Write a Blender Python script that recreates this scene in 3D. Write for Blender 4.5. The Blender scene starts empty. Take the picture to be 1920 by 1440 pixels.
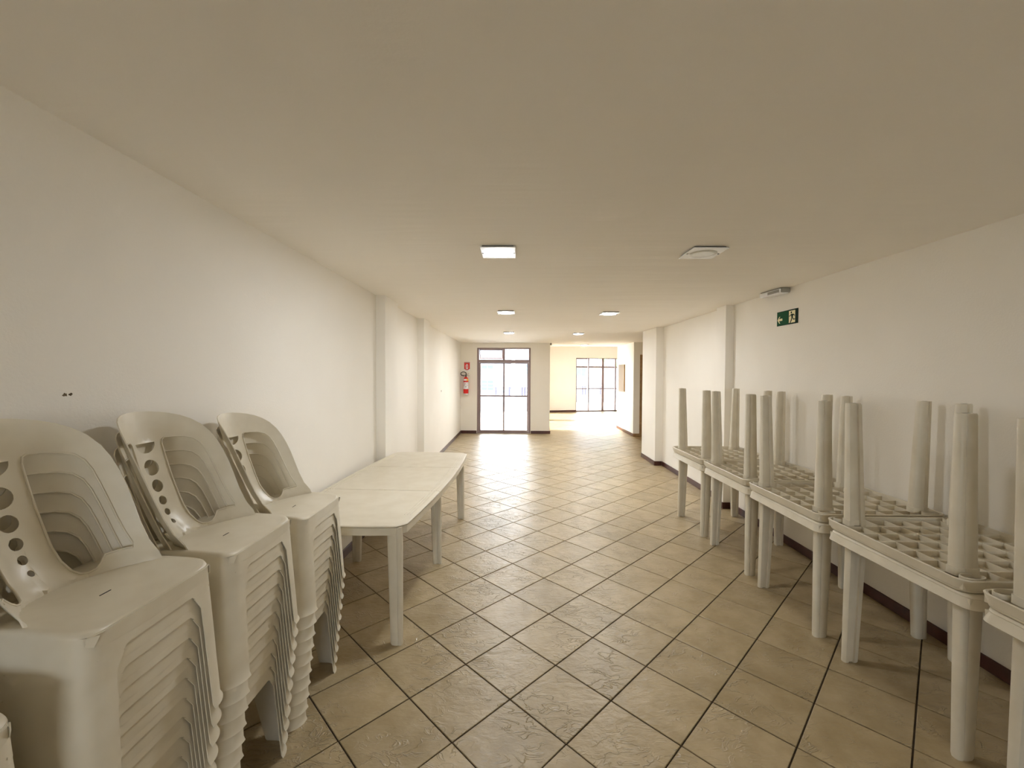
import bpy, bmesh, math, random
from mathutils import Vector, Matrix, geometry
random.seed(7)
SC = bpy.context.scene
COL = SC.collection
PI = math.pi

# ------------------------------------------------------------------ camera
FPX, YAW, PITCH, ROLL, CAMH = 791.294, -.01039, .02411, .00439, 1.65
def mat3(r): return Matrix(r)
B0 = mat3(((1,0,0),(0,0,-1),(0,1,0)))
Rz = mat3(((math.cos(YAW),-math.sin(YAW),0),(math.sin(YAW),math.cos(YAW),0),(0,0,1)))
Rx = mat3(((1,0,0),(0,math.cos(PITCH),-math.sin(PITCH)),(0,math.sin(PITCH),math.cos(PITCH))))
Rr = mat3(((math.cos(ROLL),-math.sin(ROLL),0),(math.sin(ROLL),math.cos(ROLL),0),(0,0,1)))
RM = Rr @ Rx @ B0 @ Rz                       # rows: right, down, forward
cam = bpy.data.cameras.new('camera'); camo = bpy.data.objects.new('camera', cam); COL.objects.link(camo)
cam.sensor_fit = 'HORIZONTAL'; cam.sensor_width = 36.0; cam.lens = FPX / 1920 * 36.0
cam.clip_start = .02; cam.clip_end = 500
M = Matrix.Identity(4)
for i in range(3):
    M[i][0] = RM[0][i]; M[i][1] = -RM[1][i]; M[i][2] = -RM[2][i]
M[2][3] = CAMH
camo.matrix_world = M
SC.camera = camo
def project(p):
    d = RM @ (Vector(p) - Vector((0, 0, CAMH)))
    if d.z < .05: return None
    return (960 + FPX * d.x / d.z, 720 + FPX * d.y / d.z)

# ------------------------------------------------------------------ light
SC.view_settings.view_transform = 'Standard'; SC.view_settings.look = 'None'
SC.view_settings.gamma = 1.0; SC.view_settings.use_curve_mapping = False
SC.view_settings.exposure = 4.5
SC.cycles.max_bounces = 12; SC.cycles.diffuse_bounces = 8; SC.cycles.glossy_bounces = 4
SC.cycles.transparent_max_bounces = 16; SC.cycles.sample_clamp_indirect = 20
SC.cycles.use_denoising = True; SC.cycles.adaptive_threshold = .06
W = bpy.data.worlds.new('sky'); SC.world = W; W.use_nodes = True
wn = W.node_tree.nodes; bg = wn['Background']
bg.inputs[0].default_value = (.86, .93, 1.0, 1); bg.inputs[1].default_value = 0.74
sun = bpy.data.lights.new('sun', 'SUN'); sun.energy = 1.0; sun.angle = math.radians(.6); sun.color = (1, .93, .82)
suno = bpy.data.objects.new('sun', sun); COL.objects.link(suno)
suno.rotation_euler = Vector((.74, -.06, -.66)).to_track_quat('-Z', 'Y').to_euler()
def portal(name, loc, direction, sx, sy):
    l = bpy.data.lights.new(name, 'AREA'); l.shape = 'RECTANGLE'; l.size = sx; l.size_y = sy
    l.cycles.is_portal = True
    o = bpy.data.objects.new(name, l); COL.objects.link(o); o.location = loc
    o.rotation_euler = Vector(direction).to_track_quat('-Z', 'Z').to_euler()

# ------------------------------------------------------------------ materials
def new_mat(name):
    m = bpy.data.materials.new(name); m.use_nodes = True
    nt = m.node_tree; b = nt.nodes['Principled BSDF']
    return m, nt, b
def setc(b, c, rough=.5, spec=.5):
    b.inputs['Base Color'].default_value = (*c, 1); b.inputs['Roughness'].default_value = rough
    b.inputs['Specular IOR Level'].default_value = spec
def plain(name, c, rough=.5, spec=.5, metal=0):
    m, nt, b = new_mat(name); setc(b, c, rough, spec); b.inputs['Metallic'].default_value = metal
    return m
def node(nt, t, **kw):
    n = nt.nodes.new(t)
    for k, v in kw.items():
        if k in n.inputs: n.inputs[k].default_value = v
        else: setattr(n, k, v)
    return n
def mottled(name, c1, c2, scale, rough=.5, spec=.5, bump=0., bscale=60., bdist=.002, detail=2, coord='pos'):
    m, nt, b = new_mat(name); setc(b, c1, rough, spec)
    if coord == 'pos':
        g = node(nt, 'ShaderNodeNewGeometry'); src = g.outputs['Position']
    else:
        g = node(nt, 'ShaderNodeTexCoord'); src = g.outputs['Object']
    n = node(nt, 'ShaderNodeTexNoise', Scale=scale, Detail=detail, Roughness=.6)
    nt.links.new(src, n.inputs['Vector'])
    r = node(nt, 'ShaderNodeValToRGB'); r.color_ramp.elements[0].position = .35; r.color_ramp.elements[1].position = .65
    r.color_ramp.elements[0].color = (*c1, 1); r.color_ramp.elements[1].color = (*c2, 1)
    nt.links.new(n.outputs['Fac'], r.inputs['Fac']); nt.links.new(r.outputs['Color'], b.inputs['Base Color'])
    if bump:
        n2 = node(nt, 'ShaderNodeTexNoise', Scale=bscale, Detail=2, Roughness=.65)
        nt.links.new(src, n2.inputs['Vector'])
        bp = node(nt, 'ShaderNodeBump', Strength=bump, Distance=bdist)
        nt.links.new(n2.outputs['Fac'], bp.inputs['Height']); nt.links.new(bp.outputs['Normal'], b.inputs['Normal'])
    return m
def glass(name, tint=(1, 1, 1)):
    m = bpy.data.materials.new(name); m.use_nodes = True; nt = m.node_tree
    nt.nodes.remove(nt.nodes['Principled BSDF'])
    out = nt.nodes['Material Output']
    tr = node(nt, 'ShaderNodeBsdfTransparent'); tr.inputs[0].default_value = (*tint, 1)
    gl = node(nt, 'ShaderNodeBsdfGlossy', Roughness=.02)
    fr = node(nt, 'ShaderNodeFresnel', IOR=1.45)
    mx = node(nt, 'ShaderNodeMixShader')
    nt.links.new(fr.outputs[0], mx.inputs[0]); nt.links.new(tr.outputs[0], mx.inputs[1]); nt.links.new(gl.outputs[0], mx.inputs[2])
    nt.links.new(mx.outputs[0], out.inputs['Surface'])
    return m

MAT = {}
MAT['wall'] = mottled('painted_plaster', (.86, .826, .757), (.84, .804, .732), 1.3, .75, .25, .4, 90, .002)
MAT['ceiling'] = mottled('ceiling_paint', (.90, .865, .805), (.885, .848, .785), .9, .8, .2, .22, 70, .002)
def ceiling_waves(m):
    nt = m.node_tree; b = nt.nodes['Principled BSDF']; g = node(nt, 'ShaderNodeNewGeometry')
    sc = node(nt, 'ShaderNodeVectorMath', operation='MULTIPLY'); nt.links.new(g.outputs['Position'], sc.inputs[0]); sc.inputs[1].default_value = (.35, 3.2, 1)
    n = node(nt, 'ShaderNodeTexNoise', Scale=1.0, Detail=3, Roughness=.55); nt.links.new(sc.outputs[0], n.inputs['Vector'])
    bp = node(nt, 'ShaderNodeBump', Strength=.5, Distance=.03); nt.links.new(n.outputs['Fac'], bp.inputs['Height'])
    old = b.inputs['Normal'].links[0].from_node
    nt.links.new(bp.outputs['Normal'], old.inputs['Normal'])
ceiling_waves(MAT['ceiling'])
MAT['base'] = mottled('dark_red_ceramic', (.085, .026, .018), (.055, .018, .013), 14, .35, .5)
MAT['base_tan'] = mottled('tan_ceramic', (.36, .22, .09), (.26, .15, .06), 14, .4)
MAT['grout'] = mottled('dark_grout', (.075, .052, .032), (.05, .035, .022), 20, .9, .2)
MAT['granite'] = mottled('brown_granite', (.30, .19, .07), (.12, .075, .03), 22, .3)
MAT['plastic'] = mottled('aged_white_plastic', (.72, .665, .54), (.67, .61, .48), 9, .34, .5, .06, 120, .0006)
MAT['plastic_table'] = mottled('cream_table_plastic', (.69, .635, .515), (.64, .58, .455), 7, .38, .5, .10, 160, .0008)
MAT['slot'] = plain('dark_slot', (.02, .018, .015), .7)
MAT['rubber'] = plain('black_rubber', (.02, .018, .016), .6)
MAT['bronze'] = plain('bronze_aluminium', (.25, .175, .165), .40, .5, .2)
MAT['glass'] = glass('window_glass')
MAT['white_metal'] = plain('white_enamel', (.86, .87, .88), .25)
MAT['frost'] = mottled('frosted_glass', (.62, .62, .56), (.55, .55, .50), 30, .12, .7)
m_, nt_, b_ = new_mat('lit_lens'); setc(b_, (.8, .8, .8), .3)
b_.inputs['Emission Color'].default_value = (.93, .96, 1.0, 1); b_.inputs['Emission Strength'].default_value = 11.5
MAT['lit'] = m_
MAT['steel'] = plain('steel_screw', (.10, .10, .10), .4, .5, .6)
MAT['green'] = plain('sign_green', (.010, .085, .032), .75, .2)
MAT['green_dark'] = plain('sign_dark_green', (.006, .028, .015), .75, .2)
MAT['cream'] = plain('sign_luminous_cream', (.82, .74, .42), .5)
MAT['red'] = plain('red_enamel', (.72, .015, .012), .28)
MAT['sign_red'] = plain('sign_red', (.68, .045, .025), .45)
MAT['paper'] = plain('white_label', (.82, .82, .84), .5)
MAT['yellow'] = plain('yellow_label', (.85, .50, .05), .5)
MAT['grey'] = plain('grey_plastic', (.30, .29, .26), .5)
MAT['ink'] = plain('grey_print', (.30, .31, .33), .6)
MAT['stain'] = mottled('dark_smudge', (.10, .075, .045), (.16, .125, .08), 90, .9, .1)
MAT['tan'] = mottled('tan_tile', (.42, .25, .11), (.34, .20, .085), 12, .45)
MAT['wood'] = mottled('brown_wood', (.20, .085, .03), (.12, .05, .02), 18, .5)
MAT['dark'] = plain('dark_panel', (.02, .015, .012), .5)
MAT['facade'] = mottled('white_facade', (.215, .225, .24), (.195, .205, .22), .4, .8, .2)
MAT['facade_grey'] = plain('grey_concrete', (.15, .17, .20), .8, .2)
MAT['bluepane'] = plain('blue_reflecting_pane', (.03, .075, .16), .25, .5)
MAT['rail'] = plain('violet_grey_railing', (.045, .042, .075), .5)
MAT['ground'] = mottled('pale_paving', (.48, .475, .465), (.44, .435, .425), 1.5, .85, .2)
MAT['leaf'] = mottled('palm_leaf', (.12, .30, .10), (.18, .38, .14), 8, .5)
MAT['trunk'] = mottled('palm_trunk', (.30, .24, .17), (.22, .17, .12), 9, .9)

def tile_material():
    m, nt, b = new_mat('beige_slate_tile'); setc(b, (.5, .42, .3), .36, .62)
    L = nt.links.new
    geo = node(nt, 'ShaderNodeNewGeometry'); oi = node(nt, 'ShaderNodeObjectInfo')
    a = node(nt, 'ShaderNodeMath', operation='MULTIPLY_ADD'); L(oi.outputs['Random'], a.inputs[0]); a.inputs[1].default_value = 37.
    a2 = node(nt, 'ShaderNodeMath', operation='MULTIPLY'); L(geo.outputs['Random Per Island'], a2.inputs[0]); a2.inputs[1].default_value = 53.
    L(a2.outputs[0], a.inputs[2])
    vo = node(nt, 'ShaderNodeCombineXYZ'); L(a.outputs[0], vo.inputs[0]); L(a.outputs[0], vo.inputs[2])
    add = node(nt, 'ShaderNodeVectorMath', operation='ADD'); L(geo.outputs['Position'], add.inputs[0]); L(vo.outputs[0], add.inputs[1])
    # colour
    n1 = node(nt, 'ShaderNodeTexNoise', Scale=5.5, Detail=6, Roughness=.62); L(add.outputs[0], n1.inputs['Vector'])
    r = node(nt, 'ShaderNodeValToRGB'); e = r.color_ramp.elements
    e[0].position = .32; e[0].color = (.33, .25, .13, 1); e[1].position = .68; e[1].color = (.455, .36, .215, 1)
    L(n1.outputs['Fac'], r.inputs['Fac'])
    hv = node(nt, 'ShaderNodeHueSaturation')
    vv = node(nt, 'ShaderNodeMapRange'); L(oi.outputs['Random'], vv.inputs[0]); vv.inputs[3].default_value = .92; vv.inputs[4].default_value = 1.07
    L(vv.outputs[0], hv.inputs['Value']); L(r.outputs['Color'], hv.inputs['Color']); L(hv.outputs['Color'], b.inputs['Base Color'])
    # slate ridges: |noise - .5| near zero along curving lines
    st = node(nt, 'ShaderNodeVectorMath', operation='MULTIPLY'); L(add.outputs[0], st.inputs[0]); st.inputs[1].default_value = (1.0, 1.9, 1.0)
    n2 = node(nt, 'ShaderNodeTexNoise', Scale=8.5, Detail=3.5, Roughness=.55, Distortion=.9); L(st.outputs[0], n2.inputs['Vector'])
    s = node(nt, 'ShaderNodeMath', operation='SUBTRACT'); L(n2.outputs['Fac'], s.inputs[0]); s.inputs[1].default_value = .5
    ab = node(nt, 'ShaderNodeMath', operation='ABSOLUTE'); L(s.outputs[0], ab.inputs[0])
    mr = node(nt, 'ShaderNodeMapRange'); L(ab.outputs[0], mr.inputs[0]); mr.inputs[1].default_value = 0; mr.inputs[2].default_value = .035; mr.inputs[3].default_value = 1; mr.inputs[4].default_value = 0
    n3 = node(nt, 'ShaderNodeTexNoise', Scale=4.2, Detail=2); L(add.outputs[0], n3.inputs['Vector'])
    m3 = node(nt, 'ShaderNodeMapRange'); L(n3.outputs['Fac'], m3.inputs[0]); m3.inputs[1].default_value = .42; m3.inputs[2].default_value = .62
    mul = node(nt, 'ShaderNodeMath', operation='MULTIPLY'); L(mr.outputs[0], mul.inputs[0]); L(m3.outputs[0], mul.inputs[1])
    n4 = node(nt, 'ShaderNodeTexNoise', Scale=26, Detail=4, Roughness=.6); L(st.outputs[0], n4.inputs['Vector'])
    ad = node(nt, 'ShaderNodeMath', operation='MULTIPLY_ADD'); L(n4.outputs['Fac'], ad.inputs[0]); ad.inputs[1].default_value = .7; L(mul.outputs[0], ad.inputs[2])
    ad2 = node(nt, 'ShaderNodeMath', operation='MULTIPLY_ADD'); L(n2.outputs['Fac'], ad2.inputs[0]); ad2.inputs[1].default_value = 1.2; L(ad.outputs[0], ad2.inputs[2])
    bp = node(nt, 'ShaderNodeBump', Strength=.75, Distance=.0048); L(ad2.outputs[0], bp.inputs['Height']); L(bp.outputs['Normal'], b.inputs['Normal'])
    rr = node(nt, 'ShaderNodeMapRange'); L(n4.outputs['Fac'], rr.inputs[0]); rr.inputs[3].default_value = .25; rr.inputs[4].default_value = .42
    L(rr.outputs[0], b.inputs['Roughness'])
    return m
MAT['tile'] = tile_material()

# ------------------------------------------------------------------ helpers
def link_mesh(name, me, mat, parent=None, loc=None, smooth=False, angle=35):
    if mat is not None and not me.materials: me.materials.append(MAT[mat] if isinstance(mat, str) else mat)
    if smooth:
        for p in me.polygons: p.use_smooth = True
        me.set_sharp_from_angle(angle=math.radians(angle))
    o = bpy.data.objects.new(name, me); COL.objects.link(o)
    if parent is not None: o.parent = parent
    if loc is not None: o.location = loc
    return o
def bm_obj(name, bm, mat, parent=None, loc=None, smooth=False, angle=35):
    bmesh.ops.recalc_face_normals(bm, faces=bm.faces[:])
    me = bpy.data.meshes.new(name); bm.to_mesh(me); bm.free()
    return link_mesh(name, me, mat, parent, loc, smooth, angle)
def tag(o, label=None, cat=None, group=None, kind=None):
    if label: o['label'] = label
    if cat: o['category'] = cat
    if group: o['group'] = group
    if kind: o['kind'] = kind
    return o
def empty(name, loc=(0, 0, 0), rz=0):
    o = bpy.data.objects.new(name, None); COL.objects.link(o); o.location = loc; o.rotation_euler = (0, 0, rz)
    o.empty_display_size = .1
    return o
def copy_tree(o, parent=None):
    c = o.copy(); COL.objects.link(c); c.parent = parent
    for ch in list(o.children): copy_tree(ch, c)
    return c
def add_box(bm, x0, x1, y0, y1, z0, z1, bevel=0, seg=1):
    r = bmesh.ops.create_cube(bm, size=1)
    vs = r['verts']
    for v in vs:
        v.co = Vector(((x0 + x1) / 2 + v.co.x * (x1 - x0), (y0 + y1) / 2 + v.co.y * (y1 - y0), (z0 + z1) / 2 + v.co.z * (z1 - z0)))
    if bevel:
        es = list({e for v in vs for e in v.link_edges})
        bmesh.ops.bevel(bm, geom=es, offset=bevel, segments=seg, affect='EDGES', profile=.5)
def box(name, x0, x1, y0, y1, z0, z1, mat, parent=None, bevel=0, seg=1, loc=None, smooth=False):
    bm = bmesh.new(); add_box(bm, x0, x1, y0, y1, z0, z1, bevel, seg)
    return bm_obj(name, bm, mat, parent, loc, smooth)
def wall_grid(name, us, zs, holes, w0, w1, axis, mat, parent=None):
    """wall with rectangular openings, one connected mesh. axis 'x': runs along x, thickness w0..w1 in y; 'y': runs along y."""
    bm = bmesh.new(); vt = {}
    def P(u, w, z): return (u, w, z) if axis == 'x' else (w, u, z)
    def V(i, k, s):
        key = (i, k, s)
        if key not in vt: vt[key] = bm.verts.new(P(us[i], (w0, w1)[s], zs[k]))
        return vt[key]
    def solid(i, k):
        if i < 0 or k < 0 or i >= len(us) - 1 or k >= len(zs) - 1: return False
        cu, cz = (us[i] + us[i + 1]) / 2, (zs[k] + zs[k + 1]) / 2
        return not any(h[0] < cu < h[1] and h[2] < cz < h[3] for h in holes)
    for i in range(len(us) - 1):
        for k in range(len(zs) - 1):
            if not solid(i, k): continue
            for s in (0, 1): bm.faces.new([V(i, k, s), V(i + 1, k, s), V(i + 1, k + 1, s), V(i, k + 1, s)])
            for (di, dk, a, b_) in ((-1, 0, (i, k), (i, k + 1)), (1, 0, (i + 1, k), (i + 1, k + 1)), (0, -1, (i, k), (i + 1, k)), (0, 1, (i, k + 1), (i + 1, k + 1))):
                if not solid(i + di, k + dk):
                    bm.faces.new([V(*a, 0), V(*b_, 0), V(*b_, 1), V(*a, 1)])
    return bm_obj(name, bm, mat, parent)
def tube_bm(pts, rad, seg=10, closed=False):
    bm = bmesh.new(); rings = []
    n = len(pts); up = Vector((0, 0, 1)); pts = [Vector(p) for p in pts]
    for i, p in enumerate(pts):
        t = (pts[min(i + 1, n - 1)] - pts[max(i - 1, 0)]).normalized()
        s = t.cross(up)
        if s.length < 1e-3: s = t.cross(Vector((1, 0, 0)))
        s.normalize(); u = s.cross(t).normalized()
        r = rad[i] if isinstance(rad, (list, tuple)) else rad
        rings.append([bm.verts.new(p + r * (math.cos(2 * PI * k / seg) * s + math.sin(2 * PI * k / seg) * u)) for k in range(seg)])
    for i in range(n - 1):
        for k in range(seg):
            bm.faces.new([rings[i][k], rings[i][(k + 1) % seg], rings[i + 1][(k + 1) % seg], rings[i + 1][k]])
    bm.faces.new(rings[0]); bm.faces.new(rings[-1])
    return bm
def lathe_bm(prof, seg=24):
    bm = bmesh.new(); rings = []
    for r, z in prof:
        if r < 1e-6: rings.append([bm.verts.new((0, 0, z))])
        else: rings.append([bm.verts.new((r * math.cos(2 * PI * k / seg), r * math.sin(2 * PI * k / seg), z)) for k in range(seg)])
    for a, b in zip(rings, rings[1:]):
        for k in range(seg):
            k2 = (k + 1) % seg
            f = []
            for v in (a[k % len(a)], a[k2 % len(a)], b[k2 % len(b)], b[k % len(b)]):
                if v not in f: f.append(v)
            if len(f) > 2: bm.faces.new(f)
    return bm
def prism_bm(poly, h0, h1, mapf):
    """extrude a 2D polygon between heights, mapf(u,v,h)->xyz"""
    bm = bmesh.new()
    a = [bm.verts.new(mapf(u, v, h0)) for u, v in poly]; b = [bm.verts.new(mapf(u, v, h1)) for u, v in poly]
    bm.faces.new(a); bm.faces.new(b)
    for i in range(len(poly)):
        j = (i + 1) % len(poly); bm.faces.new([a[i], a[j], b[j], b[i]])
    return bm

# ------------------------------------------------------------------ dimensions
XL, XR, HC, YB, YD = -1.535, 2.648, 2.50, -6.0, 11.62
YR = 8.45          # right wall ends
XK = 3.10          # kitchen block face
YK0, YK1 = 11.2, 13.0
XE = .92           # end of the door wall
HF = 3.1           # far hall ceiling
def yfar(x): return 18.18 + .235 * (x - 1.45)

# ------------------------------------------------------------------ floor with tiles
TP, TOX, TOY = .36109, -.02525, 2.10092
RECTS = [(XL, XR, YB, YR), (XL, XK, YR, YD), (XE, XK, YD, YK1), (XE, 9.0, YK1, 20.0)]
bm = bmesh.new()
fl_poly = [(XL - .1, YB - .1), (XR + .1, YB - .1), (XR + .1, YR), (5.4, YR), (5.4, YK1), (9.1, YK1), (9.1, 20.0), (XE - .1, 20.0), (XE - .1, YD + .1), (XL - .1, YD + .1)]
bm = prism_bm(fl_poly, -.12, -.005, lambda u, v, h: (u, v, h))
floor = tag(bm_obj('floor', bm, 'grout'), 'beige slate-look ceramic tiles laid diagonally with dark joints', kind='structure')
S2 = math.sqrt(.5)
def tile_center(i, j):
    return (TOX + TP * ((i + .5) * S2 - (j + .5) * S2), TOY + TP * ((i + .5) * S2 + (j + .5) * S2))
HD = (TP / 2 - .0036) * math.sqrt(2)
def clip(poly, rect):
    x0, x1, y0, y1 = rect
    for ax, val, sgn in ((0, x0, 1), (0, x1, -1), (1, y0, 1), (1, y1, -1)):
        out = []
        for k in range(len(poly)):
            a, b = poly[k], poly[(k + 1) % len(poly)]
            da, db = sgn * (a[ax] - val), sgn * (b[ax] - val)
            if da >= 0: out.append(a)
            if (da >= 0) != (db >= 0):
                t = da / (da - db); out.append((a[0] + t * (b[0] - a[0]), a[1] + t * (b[1] - a[1])))
        poly = out
        if len(poly) < 3: return []
    return poly
full, part = [], []
for i in range(-40, 60):
    for j in range(-40, 60):
        c = tile_center(i, j)
        if not (XL - .4 < c[0] < 9.4 and YB - .4 < c[1] < 20.4): continue
        dia = [(c[0], c[1] - HD), (c[0] + HD, c[1]), (c[0], c[1] + HD), (c[0] - HD, c[1])]
        for R_ in RECTS:
            q = clip(dia, R_)
            if len(q) < 3: continue
            ar = abs(sum(q[k][0] * q[(k + 1) % len(q)][1] - q[(k + 1) % len(q)][0] * q[k][1] for k in range(len(q)))) / 2
            if ar < .0004: continue
            cx = sum(p[0] for p in q) / len(q); cy = sum(p[1] for p in q) / len(q)
            pts = [project((x, y, 0)) for x, y in q]
            scr = 0
            if all(pts):
                sx = sum(p[0] for p in pts) / len(pts); sy = sum(p[1] for p in pts) / len(pts)
                sa = abs(sum(pts[k][0] * pts[(k + 1) % len(q)][1] - pts[(k + 1) % len(q)][0] * pts[k][1] for k in range(len(q)))) / 2
                if -60 < sx < 1980 and 690 < sy < 1500: scr = sa
            (full if ar > 2 * HD * HD * .999 else part).append((scr, c, q, (cx, cy)))
allt = sorted([(t[0], k, t) for k, t in enumerate(full + part)], key=lambda t: -t[0])
nfull = len(full)
bm = bmesh.new()
top = [bm.verts.new((x, y, 0)) for x, y in ((0, -HD + .003), (HD - .003, 0), (0, HD - .003), (-HD + .003, 0))]
mid = [bm.verts.new((x, y, -.0018)) for x, y in ((0, -HD), (HD, 0), (0, HD), (-HD, 0))]
bot = [bm.verts.new((x, y, -.006)) for x, y in ((0, -HD), (HD, 0), (0, HD), (-HD, 0))]
bm.faces.new(top)
for a, b in ((top, mid), (mid, bot)):
    for k in range(4): bm.faces.new([a[k], b[k], b[(k + 1) % 4], a[(k + 1) % 4]])
bmesh.ops.recalc_face_normals(bm, faces=bm.faces[:])
tile_me = bpy.data.meshes.new('tile'); bm.to_mesh(tile_me); bm.free(); tile_me.materials.append(MAT['tile'])
rest = bmesh.new()
for rank, (scr, k, t) in enumerate(allt):
    _, c, q, cc = t
    if rank < 300 and scr > 0:
        if k < nfull:
            o = bpy.data.objects.new('tile', tile_me); COL.objects.link(o); o.parent = floor; o.location = (c[0], c[1], 0)
        else:
            bm = prism_bm([(x - cc[0], y - cc[1]) for x, y in q], -.006, 0, lambda u, v, h: (u, v, h))
            bm_obj('tile', bm, 'tile', floor, (cc[0], cc[1], 0))
    else:
        a = [rest.verts.new((x, y, 0)) for x, y in q]; b = [rest.verts.new((x, y, -.006)) for x, y in q]
        rest.faces.new(a)
        for m_ in range(len(q)): rest.faces.new([a[m_], b[m_], b[(m_ + 1) % len(q)], a[(m_ + 1) % len(q)]])
tag(bm_obj('distant_tiles', rest, 'tile', floor), kind='stuff')
tag(box('floor_corridor', XK, 5.4, YR, YK1, -.11, -.001, 'granite'), kind='structure')

# ------------------------------------------------------------------ ceiling
def struct(o): return tag(o, kind='structure')
struct(bm_obj('ceiling', prism_bm([(XL - .2, YB - .2), (5.4, YB - .2), (5.4, YK1), (XE - .2, YK1), (XE - .2, YD + .2), (XL - .2, YD + .2)], HC, HC + .25, lambda u, v, h: (u, v, h)), 'ceiling'))
struct(box('ceiling_far', XE - .2, 9.2, YK1, 20.2, HF, HF + .2, 'ceiling'))
struct(box('trim_1', XE - .2, 9.2, YK1 - .2, YK1 - .001, HC + .251, HF + .1, 'wall'))
# ------------------------------------------------------------------ walls
wl = struct(wall_grid('wall_left', [YB - .2, YD + .2], [-.1, HC], [], XL - .2, XL, 'y', 'wall'))
for y0, y1 in ((4.60, 5.08), (6.53, 6.98)):
    box('pilaster', XL - .01, XL + .102, y0, y1, 0, HC - .0005, 'wall', wl)
wr = struct(wall_grid('wall_right', [YB - .2, YR], [-.1, HC], [], XR, XR + .2, 'y', 'wall'))
for y0, y1, x in ((5.19, 5.43, 2.551), (7.64, YR + .002, 2.515)):
    box('pilaster', x, XR + .01, y0, y1, 0, HC - .0005, 'wall', wr)
BX0, BX1, BZ0, BZ1 = -.6, 2.0, .85, 2.15  # opening for the added window behind the camera
struct(wall_grid('wall_back', [XL - .2, BX0, BX1, XR + .2], [-.1, BZ0, BZ1, HC], [(BX0, BX1, BZ0, BZ1)], YB - .2, YB, 'x', 'wall'))
DX0, DX1, DZ = -1.085, .39, 2.365
wd = struct(wall_grid('wall_door', [XL - .2, DX0, DX1, XE], [-.1, 0, DZ, HC], [(DX0, DX1, -.05, DZ)], YD, YD + .2, 'x', 'wall'))
# corridor and kitchen block
struct(wall_grid('wall_corridor', [XR + .2, 5.4], [-.1, HC], [], YR - .2, YR, 'x', 'wall'))
struct(wall_grid('wall_corridor_end', [YR - .2, YK1 + .15], [-.1, HC], [], 5.2, 5.4, 'y', 'wall'))
KD0, KD1, KDZ = 3.315, 4.10, 2.12
struct(wall_grid('wall_kitchen_front', [XK + .15, KD0, KD1, 5.2], [-.1, 0, KDZ, HC], [(KD0, KD1, -.05, KDZ)], YK0, YK0 + .15, 'x', 'wall'))
PY0, PY1, PZ0, PZ1 = 12.06, 12.86, 1.13, 1.94
struct(wall_grid('wall_kitchen', [YK0, PY0, PY1, YK1], [-.1, PZ0, PZ1, HC], [(PY0, PY1, PZ0, PZ1)], XK, XK + .15, 'y', 'wall'))
struct(wall_grid('wall_kitchen_rear', [XK + .15, 5.2], [-.1, HC], [], YK1 - .15, YK1, 'x', 'wall'))
struct(box('wall_kitchen_lining', 4.9, 5.19, YK0 + .16, YK1 - .16, 0, HC - .001, 'tan'))
struct(box('wall_kitchen_tiles', XK + .16, 4.89, YK1 - .20, YK1 - .152, 0, HC - .001, 'tan'))
# far hall: angled window wall, glazed left wall
FA = math.atan(.235); FO = Vector((1.45, 18.18, 0))
farroot = empty('far_frame', FO, FA)
def U(x): return (x - 1.45) / math.cos(FA)
WU0, WU1, WZ = U(2.60), U(7.6), 2.36
wf = struct(wall_grid('wall_far', [-.75, WU0, WU1, 8.2], [-.1, 0, WZ, HF], [(WU0, WU1, -.05, WZ)], 0, .2, 'x', 'wall'))
wf.location = FO; wf.rotation_euler = (0, 0, FA)
bpy.data.objects.remove(farroot)
LW = [(12.4, 14.9), (15.3, 17.7)]
struct(wall_grid('wall_far_left', [YD + .2, 12.4, 14.9, 15.3, 17.7, 18.3], [-.1, .1, 2.35, HF + .1], [(a, b, .1, 2.35) for a, b in LW], XE - .2, XE, 'y', 'wall'))
struct(wall_grid('wall_far_right', [YK1, 20.2], [-.1, HF], [], 9.0, 9.2, 'y', 'wall'))
struct(wall_grid('wall_far_near', [5.4, 9.2], [-.1, HF], [], YK1 - .2, YK1, 'x', 'wall'))
portal('door_portal', ((DX0 + DX1) / 2, YD + .12, DZ / 2), (0, -1, 0), DX1 - DX0, DZ)
cu = (WU0 + WU1) / 2; cpos = FO + Vector((math.cos(FA), math.sin(FA), 0)) * cu + Vector((-math.sin(FA), math.cos(FA), 0)) * .15
portal('window_portal', (cpos.x, cpos.y, WZ / 2), (math.sin(FA), -math.cos(FA), 0), WU1 - WU0, WZ)
for a, b in LW: portal('side_window_portal', (XE - .12, (a + b) / 2, 1.225), (1, 0, 0), b - a, 2.25)

# smudges on the walls
def blot(name, cx, cz, r, wallx, parent, sgn, n=9, seed=1):
    rnd = random.Random(seed)
    poly = [(cx + r * rnd.uniform(.45, 1.1) * math.cos(2 * PI * k / n) * 1.2, cz + r * rnd.uniform(.45, 1.1) * math.sin(2 * PI * k / n)) for k in range(n)]
    bm_obj(name, prism_bm(poly, 0, .0006 * sgn, lambda u, v, h: (wallx + h, u, v)), 'stain', parent)
blot('smudge', 1.418, 1.572, .008, XL, wl, 1, seed=3); blot('smudge', 1.436, 1.572, .006, XL, wl, 1, seed=5)
blot('smudge', 8.6, 1.29, .03, XL, wl, 1, seed=9)

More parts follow.
